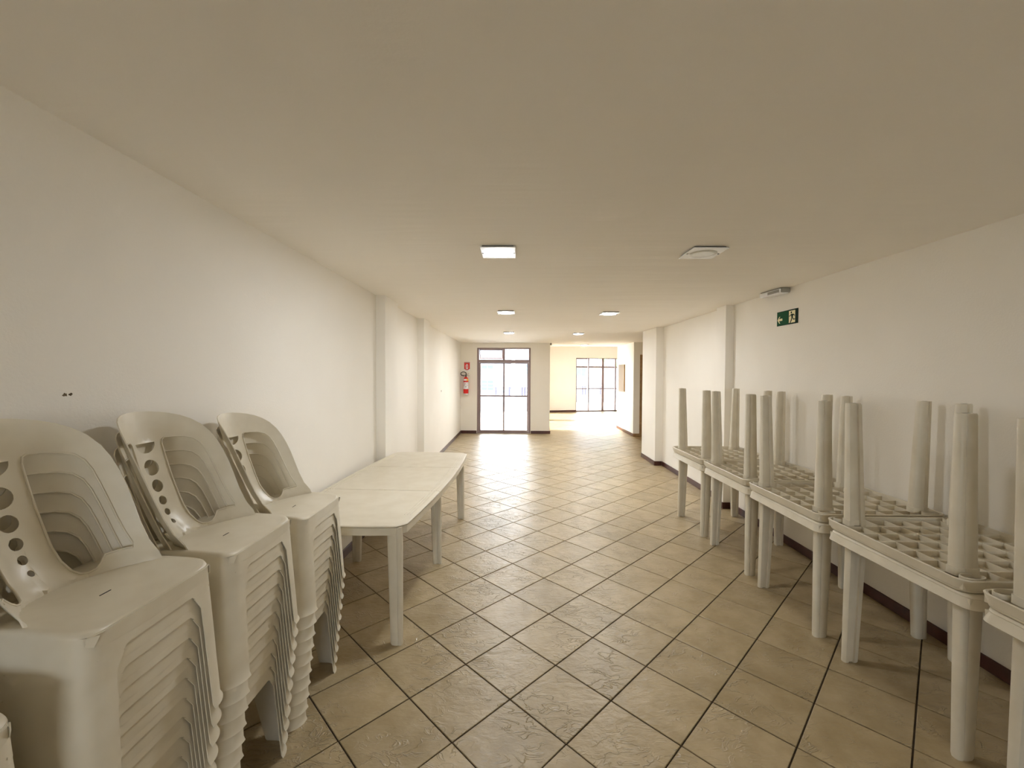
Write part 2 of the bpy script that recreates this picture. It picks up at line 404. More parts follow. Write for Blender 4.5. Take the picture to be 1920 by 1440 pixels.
# baseboards
def skirting(name, x0, x1, y0, y1, mat='base'):
    return struct(box(name, x0, x1, y0, y1, 0, .08, mat, bevel=.003))
T = .012
skirting('baseboard_left_1', XL, XL + T, YB, 4.588)
skirting('baseboard_left_2', XL + .102, XL + .102 + T, 4.588, 5.09)
skirting('baseboard_left_3', XL, XL + T, 5.092, 6.518)
skirting('baseboard_left_4', XL + .102, XL + .102 + T, 6.518, 6.99)
skirting('baseboard_left_5', XL, XL + T, 6.992, YD)
skirting('baseboard_left_6', XL + T, XL + .101, 4.588, 4.6); skirting('baseboard_left_7', XL + T, XL + .101, 6.518, 6.53)
skirting('baseboard_right_1', XR - T, XR, YB, 5.177)
skirting('baseboard_right_2', 2.551 - T, XR - T - .001, 5.178, 5.19); skirting('baseboard_right_3', 2.551 - T, 2.551, 5.191, 5.43)
skirting('baseboard_right_4', XR - T, XR, 5.431, 7.627)
skirting('baseboard_right_5', 2.515 - T, XR - T - .001, 7.628, 7.64); skirting('baseboard_right_6', 2.515 - T, 2.515, 7.641, YR)
skirting('baseboard_door_left', XL + T + .001, DX0 - .01, YD - T, YD); skirting('baseboard_door_right', DX1 + .01, XE + .02, YD - T, YD)
skirting('baseboard_kitchen', XK - T, XK, YK0, YK1); skirting('baseboard_kitchen_front', XK, KD0 - .05, YK0 - T, YK0, 'base_tan')
bfar = skirting('baseboard_far', -.6, WU0, -T, 0); bfar.location = FO; bfar.rotation_euler = (0, 0, FA)

# ------------------------------------------------------------------ glazed door and windows
def bar(name, x0, x1, y0, y1, z0, z1, parent, mat='bronze'): return box(name, x0, x1, y0, y1, z0, z1, mat, parent, bevel=.003)
door = tag(empty('door_1', (0, YD + .06, 0)), kind='structure')
xm = (DX0 + DX1) / 2
bar('frame_jamb', DX0, DX0 + .05, -.03, .05, 0, DZ, door); bar('frame_jamb', DX1 - .05, DX1, -.03, .05, 0, DZ, door)
bar('frame_head', DX0 + .051, DX1 - .051, -.03, .05, DZ - .035, DZ, door); bar('transom', DX0 + .051, DX1 - .051, -.032, .05, 1.965, 2.035, door)
bar('threshold', DX0 + .051, DX1 - .051, -.035, .05, 0.001, .03, door); bar('transom_mullion', xm - .028, xm + .028, -.03, .05, 2.036, DZ - .036, door)
for k, (x0, x1, yy) in enumerate(((DX0 + .052, xm + .022, .012), (xm - .022, DX1 - .052, -.024))):
    lf = empty('door_leaf', (0, yy, 0)); lf.parent = door
    bar('stile', x0, x0 + .042, 0, .03, .032, 1.963, lf); bar('stile', x1 - .042, x1, 0, .03, .032, 1.963, lf)
    bar('rail', x0 + .043, x1 - .043, 0, .03, .032, .085, lf); bar('rail', x0 + .043, x1 - .043, 0, .03, 1.015, 1.055, lf); bar('rail', x0 + .043, x1 - .043, 0, .03, 1.93, 1.963, lf)
    box('pane', x0 + .043, x1 - .043, .012, .018, .086, 1.014, 'glass', lf); box('pane', x0 + .043, x1 - .043, .012, .018, 1.056, 1.929, 'glass', lf)
# awning sash opened outwards (left), fixed pane (right)
sash = empty('awning_sash', (0, .02, DZ - .04)); sash.parent = door; sash.rotation_euler = (math.radians(24), 0, 0)
hs = DZ - .04 - 2.04
bar('sash_rail', DX0 + .055, xm - .032, 0, .025, -.03, 0, sash); bar('sash_rail', DX0 + .055, xm - .032, 0, .025, -hs, -hs + .03, sash)
bar('sash_stile', DX0 + .055, DX0 + .08, 0, .025, -hs + .031, -.031, sash); bar('sash_stile', xm - .057, xm - .032, 0, .025, -hs + .031, -.031, sash)
box('pane', DX0 + .081, xm - .058, .01, .015, -hs + .031, -.031, 'glass', sash)
box('pane', xm + .029, DX1 - .051, .01, .016, 2.036, DZ - .036, 'glass', door)
box('lock', xm - .012, xm + .012, -.05, -.025, 1.13, 1.21, 'steel', door, bevel=.004)

win = tag(empty('window_1', FO, FA), kind='structure')
ms = [WU0, U(3.20), U(3.86), U(4.45), U(5.1), U(5.75), U(6.4), U(7.0), WU1]
bar('frame_head', WU0, WU1, .06, .12, WZ - .03, WZ, win); bar('threshold', WU0, WU1, .05, .13, .001, .05, win)
for k, u in enumerate(ms):
    w = .05 if k == 2 else (.022 if k == 1 else .028)
    u_ = min(max(u, WU0 + w), WU1 - w)
    bar('mullion', u_ - w, u_ + w, .055, .125, .051, WZ - .031, win)
for k in range(len(ms) - 1):
    a, b = ms[k] + (.05 if k in (0, 2) else .03), ms[k + 1] - .05
    bar('rail', a, b, .065, .115, .985, 1.03, win); bar('transom', a, b, .06, .12, 1.93, 2.0, win)
    box('pane', a, b, .088, .094, .052, .984, 'glass', win); box('pane', a, b, .088, .094, 1.031, 1.929, 'glass', win)
    if k: box('pane', a, b, .088, .094, 2.001, WZ - .031, 'glass', win)
    else:
        s2 = empty('awning_sash', (0, .1, WZ - .032)); s2.parent = win; s2.rotation_euler = (math.radians(30), 0, 0)
        bar('sash_rail', a, b, 0, .02, -.3, -.275, s2); bar('sash_rail', a, b, 0, .02, -.025, 0, s2)
        bar('sash_stile', a, a + .025, 0, .02, -.274, -.026, s2); bar('sash_stile', b - .025, b, 0, .02, -.274, -.026, s2)
        box('pane', a + .026, b - .026, .008, .012, -.274, -.026, 'glass', s2)
for n, (a, b) in enumerate(LW):
    w_ = tag(empty('window_%d' % (n + 2), (XE - .1, 0, 0)), kind='structure')
    for y in (a, (a + b) / 2 - .02, b - .04): bar('mullion', -.03, .03, y, y + .04, .1, 2.35, w_)
    m_ = (a + b) / 2
    for y0, y1 in ((a + .041, m_ - .021), (m_ + .021, b - .041)):
        bar('rail', -.03, .03, y0, y1, .1, .15, w_); bar('rail', -.03, .03, y0, y1, 2.31, 2.35, w_)
        box('pane', -.003, .003, y0, y1, .151, 2.309, 'glass', w_)

w_ = tag(empty('window_4', (0, YB - .1, 0)), kind='structure')  # unseen window, added to let more daylight into the near end
for k in range(5):
    x = BX0 + (BX1 - BX0 - .05) * k / 4; bar('mullion', x, x + .05, -.03, .03, BZ0, BZ1, w_)
    if k < 4:
        xa, xb = x + .051, x + (BX1 - BX0 - .05) / 4 - .001
        bar('rail', xa, xb, -.03, .03, BZ0, BZ0 + .05, w_); bar('rail', xa, xb, -.03, .03, BZ1 - .05, BZ1, w_)
        box('pane', xa, xb, -.003, .003, BZ0 + .051, BZ1 - .051, 'glass', w_)
portal('added_window_portal', ((BX0 + BX1) / 2, YB - .14, (BZ0 + BZ1) / 2), (0, 1, 0), BX1 - BX0, BZ1 - BZ0)
struct(box('ground_behind', -40, 40, -40, YB - .2, -.5, -.13, 'ground'))
# kitchen hatch sill, door frame, cabinet
tag(box('hatch_sill', XK - .03, XK + .16, PY0 - .04, PY1 + .04, PZ0 - .03, PZ0 - .0005, 'white_metal', bevel=.004), kind='structure')
df = tag(empty('door_2', (0, YK0, 0)), kind='structure')
box('casing', KD0 - .05, KD0 + .012, -.02, .0, 0, KDZ + .05, 'base_tan', df); box('casing', KD1 - .012, KD1 + .05, -.02, .0, 0, KDZ + .05, 'base_tan', df)
box('casing_head', KD0 + .013, KD1 - .013, -.02, 0, KDZ - .012, KDZ + .05, 'base_tan', df)
cab = tag(empty('kitchen_cabinet', (3.75, 12.55, 0)), 'tall brown wooden cabinet seen through the narrow kitchen doorway', 'cabinet')
box('body', -.42, .42, -.2, .2, 0, 2.1, 'wood', cab)
for z0, z1, mt in ((.08, .62, 'dark'), (.65, 1.0, 'wood'), (1.1, 1.6, 'tan'), (1.68, 2.06, 'dark')):
    for x0, x1 in ((-.41, -.005), (.005, .41)):
        d_ = box('cabinet_door', x0, x1, -.222, -.201, z0, z1, mt, cab, bevel=.003)
        box('knob', x1 - .05 if x0 < 0 else x0 + .03, x1 - .03 if x0 < 0 else x0 + .05, -.24, -.2225, (z0 + z1) / 2 - .01, (z0 + z1) / 2 + .01, 'steel', d_)

# ------------------------------------------------------------------ plastic stacking chair
A0, BW0, CR, ZT, SLOPE = .198, .203, .045, .438, .072
def perim(p):
    """arclength -> (x, y, nx, ny) on the seat outline, from the front centre towards +y"""
    fa, sa, ca = BW0 - CR, 2 * (A0 - CR), CR * PI / 2
    tot = 4 * fa + 2 * sa + 4 * ca
    p %= tot
    seq = [('l', fa, (A0, 0), (0, 1), (1, 0)), ('c', ca, (A0 - CR, BW0 - CR), 0), ('l', sa, (A0 - CR, BW0), (-1, 0), (0, 1)), ('c', ca, (-A0 + CR, BW0 - CR), PI / 2),
           ('l', 2 * fa, (-A0, BW0 - CR), (0, -1), (-1, 0)), ('c', ca, (-A0 + CR, -BW0 + CR), PI), ('l', sa, (-A0 + CR, -BW0), (1, 0), (0, -1)), ('c', ca, (A0 - CR, -BW0 + CR), 1.5 * PI), ('l', fa, (A0, -BW0 + CR), (0, 1), (1, 0))]
    for s in seq:
        if p <= s[1] + 1e-9:
            if s[0] == 'l': return (s[2][0] + s[3][0] * p, s[2][1] + s[3][1] * p, s[4][0], s[4][1])
            an = s[3] + p / CR; return (s[2][0] + CR * math.cos(an), s[2][1] + CR * math.sin(an), math.cos(an), math.sin(an))
        p -= s[1]
    return (A0, 0, 1, 0)
FA_, SA_, CA_ = BW0 - CR, 2 * (A0 - CR), CR * PI / 2
PTOT = 4 * FA_ + 2 * SA_ + 4 * CA_
CORN = [FA_ + CA_ / 2, FA_ + CA_ * 1.5 + SA_, 3 * FA_ + CA_ * 2.5 + SA_, 3 * FA_ + CA_ * 3.5 + 2 * SA_]   # front+y, rear+y, rear-y, front-y
def skirt_pt(p, z):
    x, y, nx, ny = perim(p)
    o = SLOPE * (ZT - z) + (.006 * max(0, 1 - z / .014) if z < .014 else 0)
    return Vector((x + nx * o, y + ny * o, z))
def solid_grid(name, grid, thick, mat, parent, loop=False):
    bm = bmesh.new(); V = [[bm.verts.new(p) for p in row] for row in grid]
    for r0, r1 in zip(V, V[1:]):
        n = len(r0)
        for k in range(n if loop else n - 1):
            bm.faces.new([r0[k], r0[(k + 1) % n], r1[(k + 1) % n], r1[k]])
    bmesh.ops.recalc_face_normals(bm, faces=bm.faces[:])
    bm.normal_update()
    f = bm.faces[0]; c = f.calc_center_median()
    if f.normal.dot(Vector((c.x, c.y, 0))) < 0: bmesh.ops.reverse_faces(bm, faces=bm.faces[:])
    bmesh.ops.solidify(bm, geom=bm.faces[:], thickness=thick)
    return bm_obj(name, bm, mat, parent, smooth=True, angle=40)
ZLEG = .362
def leg_w(z, w0, w1):
    t = z / ZLEG
    return w0 + (w1 - w0) * t + .022 * max(0, (t - .88) / .12) ** 2
def seat_z(x, y):
    s = abs(y) / BW0; f = max(0, (x - .02) / (A0 - .02)); r = max(0, (-x - .0) / A0)
    return .462 - .020 * (1 - min(1, s) ** 2.2) - .012 * f * f - .012 * r * r
def back_pt(s, z0):
    """s: -1..1 across, z above the seat"""
    z = max(z0, 0); t = z / .467
    xc = -.150 - .150 * t - .012 * math.sin(PI * min(1, t)) + .035 * max(0, 1 - t * 5) ** 2
    D = .172 - .02 * t
    a = abs(s)
    xx = xc + D * (.78 * a ** 2 + .22 * a ** 3.2)
    y = s * (.186 + .034 * t)
    return Vector((xx, y, .447 + z0 + .012 * a * a * max(0, 1 - 3 * t)))
def inside(pt, poly):
    x, y = pt; r = False; n = len(poly)
    for i in range(n):
        x1, y1 = poly[i]; x2, y2 = poly[(i + 1) % n]
        if (y1 > y) != (y2 > y) and x < (x2 - x1) * (y - y1) / (y2 - y1) + x1: r = not r
    return r
def make_back(parent):
    half = [(1, -.028), (1, .02), (1, .06), (1, .12), (1, .18), (.993, .235), (.975, .285), (.945, .33), (.90, .368), (.83, .402), (.74, .426), (.63, .443), (.5, .454), (.36, .461), (.2, .4655), (.07, .467)]
    outer = half + [(-a, b) for a, b in reversed(half)] + [(x, -.028) for x in (-.9, -.75, -.6, -.45, -.3, -.15, 0, .15, .3, .45, .6, .75, .9)]
    wr_ = [(.30, .335), (.32, .352), (.36, .358), (.48, .358), (.62, .355), (.715, .345), (.775, .325), (.81, .295), (.835, .25), (.855, .2), (.87, .15), (.885, .10), (.895, .058), (.88, .046), (.80, .045), (.68, .040), (.61, .022), (.54, .010), (.46, .006), (.40, .008), (.355, .022), (.335, .05), (.325, .09), (.318, .14), (.31, .2), (.305, .27)]
    holes = [wr_, [(-a, b) for a, b in reversed(wr_)]]
    for zc, r in ((.252, .030), (.182, .0235), (.126, .017), (.082, .0125), (.046, .008)):
        holes.append([(r / .20 * math.cos(2 * PI * k / 18), zc + r * math.sin(2 * PI * k / 18)) for k in range(18)])
    holes.append([(.039 / .2 * math.cos(-PI * k / 12), .346 + .039 * math.sin(-PI * k / 12)) for k in range(13)])
    verts, edges = [], []
    for lp in [outer] + holes:
        b = len(verts); verts += [Vector(p) for p in lp]; edges += [(b + k, b + (k + 1) % len(lp)) for k in range(len(lp))]
    for i in range(-19, 20):
        for j in range(0, 24):
            p = (i * .051, j * .0195 + (.004 if i % 2 else 0))
            if not inside(p, outer) or any(inside(p, h) for h in holes): continue
            if min(((v.x - p[0]) * .2) ** 2 + (v.y - p[1]) ** 2 for v in verts[:len(outer) + sum(map(len, holes))]) < .0065 ** 2: continue
            verts.append(Vector(p))
    vo, _, fo, *_ = geometry.delaunay_2d_cdt(verts, edges, [], 0, 1e-5)
    bm = bmesh.new(); V = [bm.verts.new(back_pt(v.x, v.y)) for v in vo]
    for f in fo:
        c = (sum(vo[k].x for k in f) / 3, sum(vo[k].y for k in f) / 3)
        if inside(c, outer) and not any(inside(c, h) for h in holes): bm.faces.new([V[k] for k in f])
    for v in [v for v in bm.verts if not v.link_faces]: bm.verts.remove(v)
    bmesh.ops.recalc_face_normals(bm, faces=bm.faces[:]); bm.normal_update()
    if sum(f.normal.x for f in bm.faces) < 0: bmesh.ops.reverse_faces(bm, faces=bm.faces[:])
    bmesh.ops.solidify(bm, geom=bm.faces[:], thickness=.0035)
    back = bm_obj('backrest', bm, 'plastic', parent, smooth=True, angle=45)
    for hl in holes[:2]:                      # lip added round each side opening to draw highlight and shadow lines
        pts = [back_pt(a, b) + Vector((.0008, 0, 0)) for a, b in hl]
        bm_obj('added_lip', tube_bm(pts + pts[:1], .0030, 6), 'plastic', back, smooth=True, angle=60)
    return back
def make_chair():
    root = empty('stacking_chair')
    n = 144
    ps = [PTOT * k / n for k in range(n)]
    rings = []
    for sc, drop in ((.40, None), (.62, None), (.80, None), (.90, None), (.955, None), (.985, .006), (1.0, .014), (1.0, .022)):
        row = []
        for p in ps:
            x, y, nx, ny = perim(p); zz = seat_z(x * sc, y * sc)
            if drop is not None: zz = seat_z(x, y) - drop if drop < .02 else ZT - .001
            row.append(Vector((x * sc, y * sc, zz)))
        rings.append(row)
    bm = bmesh.new(); V = [[bm.verts.new(p) for p in row] for row in rings]
    cv = bm.verts.new((0, 0, seat_z(0, 0)))
    for k in range(n): bm.faces.new([cv, V[0][k], V[0][(k + 1) % n]])
    for r0, r1 in zip(V, V[1:]):
        for k in range(n): bm.faces.new([r0[k], r0[(k + 1) % n], r1[(k + 1) % n], r1[k]])
    bmesh.ops.recalc_face_normals(bm, faces=bm.faces[:]); bm.normal_update()
    if cv.link_faces[0].normal.z < 0: bmesh.ops.reverse_faces(bm, faces=bm.faces[:])
    bmesh.ops.solidify(bm, geom=bm.faces[:], thickness=.004)
    seat = bm_obj('seat', bm, 'plastic', root, smooth=True, angle=50)
    sl = box('gate_slot', -.0012, .0012, -.016, .016, -.001, .0008, 'slot', seat, loc=(.045, 0, seat_z(.045, 0)))
    make_back(root)
    # apron all round, arched between the legs
    def zlow(p):
        best = 1
        for ci, c in enumerate(CORN):
            d = (p - c + PTOT / 2) % PTOT - PTOT / 2
            front = (ci in (0, 1)) == (d < 0)
            # flange widths at the leg top
            w = leg_w(ZLEG, .042, .058) if ((ci in (0, 3)) and ((ci == 0) == (d < 0))) else leg_w(ZLEG, .075, .150)
            best = min(best, max(0, (abs(d) - w) / .012))
        return ZLEG + .012 * (1 - (1 - min(1, best)) ** 2) if best > 0 else ZLEG
    grid = [[skirt_pt(p, zlow(p) + (ZT - zlow(p)) * t) for p in ps] for t in (0, .25, .5, .75, 1)]
    solid_grid('apron', grid, .0028, 'plastic', root, loop=True)
    for ci, c in enumerate(CORN):
        g = []
        for iz in range(13):
            z = ZLEG * (iz / 12) ** (1.25) if iz < 12 else ZLEG
            if iz == 1: z = .013
            neg_front = ci in (0,)            # for front+y the negative side is the front flange
            wn = leg_w(z, .042, .058) if ci == 0 else leg_w(z, .075, .150)
            wp = leg_w(z, .042, .058) if ci == 3 else leg_w(z, .075, .150)
            g.append([skirt_pt(c - wn + (wn + wp) * k / 16, z) for k in range(17)])
        solid_grid('leg', g, .0028, 'plastic', root)
    return root
proto_chair = make_chair()
tri = sum(len(c.data.polygons) for c in proto_chair.children)
stacks = [(-1.226, 1.128, 11, .0605, 0, 'the tall stack nearest the camera'), (-1.226, 1.607, 11, .0583, 0, 'the middle one of three full stacks'),
          (-1.226, 2.118, 10, .0590, 0, 'the stack beside the long table'), (-1.226, .605, 10, .0590, 0, 'the cut-off stack at the lower left corner')]
ORD = ['bottom', 'second', 'third', 'fourth', 'fifth', 'sixth', 'seventh', 'eighth', 'ninth', 'tenth', 'eleventh']
first = True
for (x, y, n, step, rz, where) in stacks:
    for k in range(n):
        o = proto_chair if first else copy_tree(proto_chair)
        first = False
        rnd = random.Random(int(y * 100) * 31 + k)
        o.location = (x + .0060 * k, y + rnd.uniform(-.0006, .0006), k * step); o.rotation_euler = (0, 0, rz)
        pos = 'topmost' if k == n - 1 else ('bottom' if k == 0 else ORD[k] + '-lowest')
        tag(o, '%s white plastic chair in %s' % (pos, where), 'chair', 'white plastic stacking chairs along the left wall')

# ------------------------------------------------------------------ square plastic tables
TH, THW = .745, .395
def leg_bm(h0, h1, w_top, w_bot, sx, sy, px, py, splay=.0):
    """flat-oval leg, broad along x: fluted convex outer face, tapering to the foot; outer edge at (px,py)"""
    bm = bmesh.new(); rings = []
    for t in (0, .012, .15, .5, 1):
        z = h0 + (h1 - h0) * t; w = w_bot + (w_top - w_bot) * t; th = w * .50
        if t == 0: w -= .005; th -= .003
        ox = px + splay * (1 - t); oy = py + splay * (1 - t)
        pr = [(0, -.014), (-.003, -.006), (-.010, -.0015), (-w * .28, 0), (-w * .34, -.0035), (-w * .40, 0), (-w * .64, 0), (-w + .012, -.0015), (-w + .004, -.006), (-w, -.014),
              (-w, -th + .008), (-w + .006, -th), (-w * .70, -th), (-w * .66, -th + .010), (-w * .34, -th + .010), (-w * .30, -th), (-.006, -th), (0, -th + .008)]
        rings.append([bm.verts.new((sx * (ox + a), sy * (oy + b), z)) for a, b in pr])
    for r0, r1 in zip(rings, rings[1:]):
        n = len(r0)
        for k in range(n): bm.faces.new([r0[k], r0[(k + 1) % n], r1[(k + 1) % n], r1[k]])
    bm.faces.new(rings[0]); bm.faces.new(rings[-1])
    return bm
def rounded_rect(hx, hy, r, seg=6):
    out = []
    for cx, cy, a0 in ((hx - r, hy - r, 0), (-hx + r, hy - r, PI / 2), (-hx + r, -hy + r, PI), (hx - r, -hy + r, 1.5 * PI)):
        out += [(cx + r * math.cos(a0 + PI / 2 * k / seg), cy + r * math.sin(a0 + PI / 2 * k / seg)) for k in range(seg + 1)]
    return out
def loft(rings, cap0=True, cap1=True):
    bm = bmesh.new(); V = [[bm.verts.new(p) for p in r] for r in rings]
    for a, b in zip(V, V[1:]):
        n = len(a)
        for k in range(n): bm.faces.new([a[k], a[(k + 1) % n], b[(k + 1) % n], b[k]])
    if cap0: bm.faces.new(V[0])
    if cap1: bm.faces.new(V[-1])
    return bm
def rib_grid_bm(n, half, zt, zb, t):
    bm = bmesh.new(); pitch = 2 * half / n; vt = {}
    def V(x, y, z):
        key = (round(x, 5), round(y, 5), round(z, 5))
        if key not in vt: vt[key] = bm.verts.new((x, y, z))
        return vt[key]
    for i in range(n):
        for j in range(n):
            x0, y0 = -half + i * pitch, -half + j * pitch; x1, y1 = x0 + pitch, y0 + pitch
            o = [(x0, y0), (x1, y0), (x1, y1), (x0, y1)]; q = [(x0 + t, y0 + t), (x1 - t, y0 + t), (x1 - t, y1 - t), (x0 + t, y1 - t)]
            for k in range(4):
                m = (k + 1) % 4
                bm.faces.new([V(*o[k], zb), V(*o[m], zb), V(*q[m], zb), V(*q[k], zb)])
                bm.faces.new([V(*q[k], zb), V(*q[m], zb), V(*q[m], zt), V(*q[k], zt)])
            bm.faces.new([V(*p, zt) for p in q])
    return bm
def make_square_table():
    root = empty('square_table')
    h = THW
    def rr(hx, z, r=.05): return [(x, y, z) for x, y in rounded_rect(hx, hx, r)]
    bm = loft([rr(h - .030, TH - .014), rr(h - .008, TH - .014), rr(h - .0085, TH - .009), rr(h - .011, TH - .0045), rr(h - .016, TH - .0012), rr(h - .024, TH), rr(h - .06, TH - .0005)])
    bm_obj('tabletop', bm, 'plastic_table', root, smooth=True, angle=40)
    # apron: thin wall flared a little, open underneath
    bm = loft([rr(h - .016, TH - .0145), rr(h - .0078, TH - .015), rr(h + .002, TH - .056), rr(h - .0025, TH - .060), rr(h - .007, TH - .058), rr(h - .012, TH - .018)], False, False)
    bm_obj('apron', bm, 'plastic_table', root, smooth=True, angle=40)
    bm_obj('rib_grid', rib_grid_bm(7, h - .0135, TH - .0150, TH - .044, .0022), 'plastic_table', root)
    for sx in (1, -1):
        for sy in (1, -1):
            l = bm_obj('leg', leg_bm(0, TH - .046, .098, .078, sx, sy, .345, .322, .004), 'plastic_table', root, smooth=True, angle=40)
            if sx * sy > 0 or True:
                box('foot_pad', -.014, .014, -.006, .006, -.0005, .004, 'rubber', l, loc=(sx * .312, sy * .306, 0))
            # oval collar (socket) moulded on the underside next to the leg
            bm = bmesh.new(); R = []
            for (rad, z) in ((.042, TH - .0455), (.042, TH - .064), (.038, TH - .064), (.038, TH - .046)):
                R.append([(sx * .318 + rad * 1.15 * math.cos(2 * PI * k / 20), sy * .357 + rad * .7 * math.sin(2 * PI * k / 20), z) for k in range(20)])
            bm.free()
            bm_obj('socket_ring', loft(R + [R[0]], False, False) if False else loft(R, False, False), 'plastic_table', root, smooth=True, angle=40)
            # leg bracket
            bm_obj('leg_collar', leg_bm(TH - .078, TH - .0455, .106, .106, sx, sy, .349, .325), 'plastic_table', root, smooth=True, angle=40)
    return root
proto_table = make_square_table()
XT = 2.238
ys = [4.600, 3.775, 2.957, 2.118, 1.285]
wh = ['farthest in the row', 'second from the far end', 'in the middle of the row', 'second nearest the camera', 'cut off at the right']
first = True
for k, y in enumerate(ys):
    o = proto_table if first else copy_tree(proto_table)
    first = False
    dx = (0, .004, -.002, .006, -.004)[k]
    o.location = (XT + dx, y, 0); o.rotation_euler = (0, 0, math.radians((0, .4, -.3, .8, 0)[k]))
    tag(o, 'upright square white plastic table under an upturned one, %s' % wh[k], 'table', 'upright square tables along the right wall')
    f = copy_tree(proto_table)
    f.location = (XT + dx - .004, y + (.0, .012, .004, .010, .0)[k], 2 * TH + .0005); f.rotation_euler = (PI, 0, math.radians((.6, -.3, .5, -.4, .3)[k]))
    tag(f, 'upturned square white plastic table with legs in the air, %s' % wh[k], 'table', 'upturned square tables along the right wall')

# ------------------------------------------------------------------ long table by the left wall
LT = tag(empty('long_table', (-1.032, 3.70, 0), -math.radians(2.6)), 'long cream plastic table with bowed sides, against the left wall beyond the stacked chairs', 'table')
LH, LHX, LHY = .735, .415, 1.17
def lt_outline(off, z):
    pts = []
    def side(y): return LHX + .052 * (1 - (y / LHY) ** 2)
    def end(x): return LHY + .030 * (1 - (x / LHX) ** 2)
    c = .05
    ys_ = [-LHY + c + (2 * LHY - 2 * c) * k / 24 for k in range(25)]; xs_ = [LHX - c - (2 * LHX - 2 * c) * k / 12 for k in range(13)]
    for y in ys_: pts.append((side(y), y))
    for x in xs_: pts.append((x, end(x)))
    for y in reversed(ys_): pts.append((-side(y), y))
    for x in reversed(xs_): pts.append((x, -end(x)))
    out = []
    for x, y in pts:
        k1, k2 = (LHX - off) / LHX, (LHY - off) / LHY
        out.append((x * k1, y * k2, z))
    return out
def seg_clip(pts, y0, y1):
    q = clip([(p[0], p[1]) for p in pts], (-9, 9, y0, y1)); return q
SY1, SY2 = -.42, .40
for (y0, y1) in ((-9, SY1 - .0028), (SY1 + .0028, SY2 - .0028), (SY2 + .0028, 9)):
    lo = seg_clip(lt_outline(.004, 0), y0, y1); mi = seg_clip(lt_outline(0, 0), y0, y1); hi = seg_clip(lt_outline(.012, 0), y0, y1)
    bm = loft([[(x, y, LH - .014) for x, y in lo], [(x, y, LH - .007) for x, y in mi], [(x, y, LH - .002) for x, y in seg_clip(lt_outline(.004, 0), y0, y1)], [(x, y, LH) for x, y in hi]])
    bm_obj('top_panel', bm, 'plastic_table', LT, smooth=True, angle=30)
bm_obj('apron', loft([lt_outline(.012, LH - .0145), lt_outline(.004, LH - .016), lt_outline(.006, LH - .062), lt_outline(.012, LH - .062), lt_outline(.018, LH - .018)], False, False), 'plastic_table', LT, smooth=True, angle=35)
for y in (SY1 + .02, SY2 + .02):
    cp = bm_obj('umbrella_hole_cap', lathe_bm([(0, .0022), (.024, .0022), (.0265, .0012), (.027, 0)], 20), 'plastic_table', LT, (.0, y, LH), smooth=True)
# moulded grooves running along the long edges
for sx in (1, -1):
    for o_ in (.035, .055, .075):
        g = [(sx * (LHX + .052 * (1 - (y / LHY) ** 2) - o_), y, LH + .0004) for y in [-.98 + 1.96 * k / 24 for k in range(25)]]
        bm_obj('edge_bead', tube_bm(g, .0022, 6), 'plastic_table', LT, smooth=True)
for sx in (1, -1):
    for ly, sy in ((-1.15, -1), (-.07, 1), (1.07, 1)):
        w = .092
        bm = leg_bm(0, LH - .0155, w, .074, sx, sy, .395 if abs(ly) > .5 else .39, 0.02, .004)
        bm_obj('leg', bm, 'plastic_table', LT, (0, ly, 0), smooth=True, angle=40)

# ------------------------------------------------------------------ ceiling lights
def make_light(lens):
    root = empty('ceiling_light')
    box('housing', -.105, .105, -.115, .115, -.010, 0, 'steel', root)
    box('cover_plate', -.118, .118, -.132, .132, -.0165, -.0105, 'white_metal', root, bevel=.002)
    ln = bm_obj('lens', lathe_bm([(0, -.0215), (.06, -.021), (.088, -.0195), (.092, -.017)], 28), lens, root, smooth=True)
    for x in (-.106, .106):
        bm_obj('screw', lathe_bm([(0, -.021), (.006, -.020), (.007, -.017)], 12), 'steel', root, (x, 0, 0), smooth=True)
    return root
pl = make_light('lit')
unlit = make_light('frost')
lights = [(-.128, 2.935, 'nearest one on the left, glowing bright white'), (1.282, 2.945, 'nearest one on the right, unlit with round lens'), (-.146, 5.80, 'second from the camera on the left'),
          (1.280, 5.87, 'second from the camera on the right'), (-.160, 8.66, 'third from the camera, left, above the door'), (1.285, 8.83, 'third from the camera on the right'), (1.96, 12.25, 'last one by the far hall')]
for k, (x, y, w) in enumerate(lights):
    o = unlit if k == 1 else (pl if k == 0 else copy_tree(pl))
    o.location = (x, y, HC)
    tag(o, 'square white recessed ceiling light, %s' % w, 'light', 'square ceiling lights')

# ceiling patch: a shallow uneven plaster repair
bm = bmesh.new(); rows = []
for i in range(13):
    row = []
    for j in range(13):
        u, v = (i - 6) / 6, (j - 6) / 6; d = min(1, math.hypot(u, v))
        row.append(bm.verts.new((.49 + u * .17, 2.19 + v * .19, HC + .0005 - .010 * (1 - d * d) * (.6 + .4 * math.sin(4 * v + 2 * u)))))
    rows.append(row)
for i in range(12):
    for j in range(12): bm.faces.new([rows[i][j], rows[i + 1][j], rows[i + 1][j + 1], rows[i][j + 1]])
pt = bm_obj('plaster_patch', bm, 'ceiling', bpy.data.objects['ceiling'], smooth=True)

# ------------------------------------------------------------------ exit sign and emergency light
ex = tag(empty('exit_sign', (XR - .003, 4.168, 2.212)), 'dark green exit sign with arrow and running man on the right wall', 'sign')
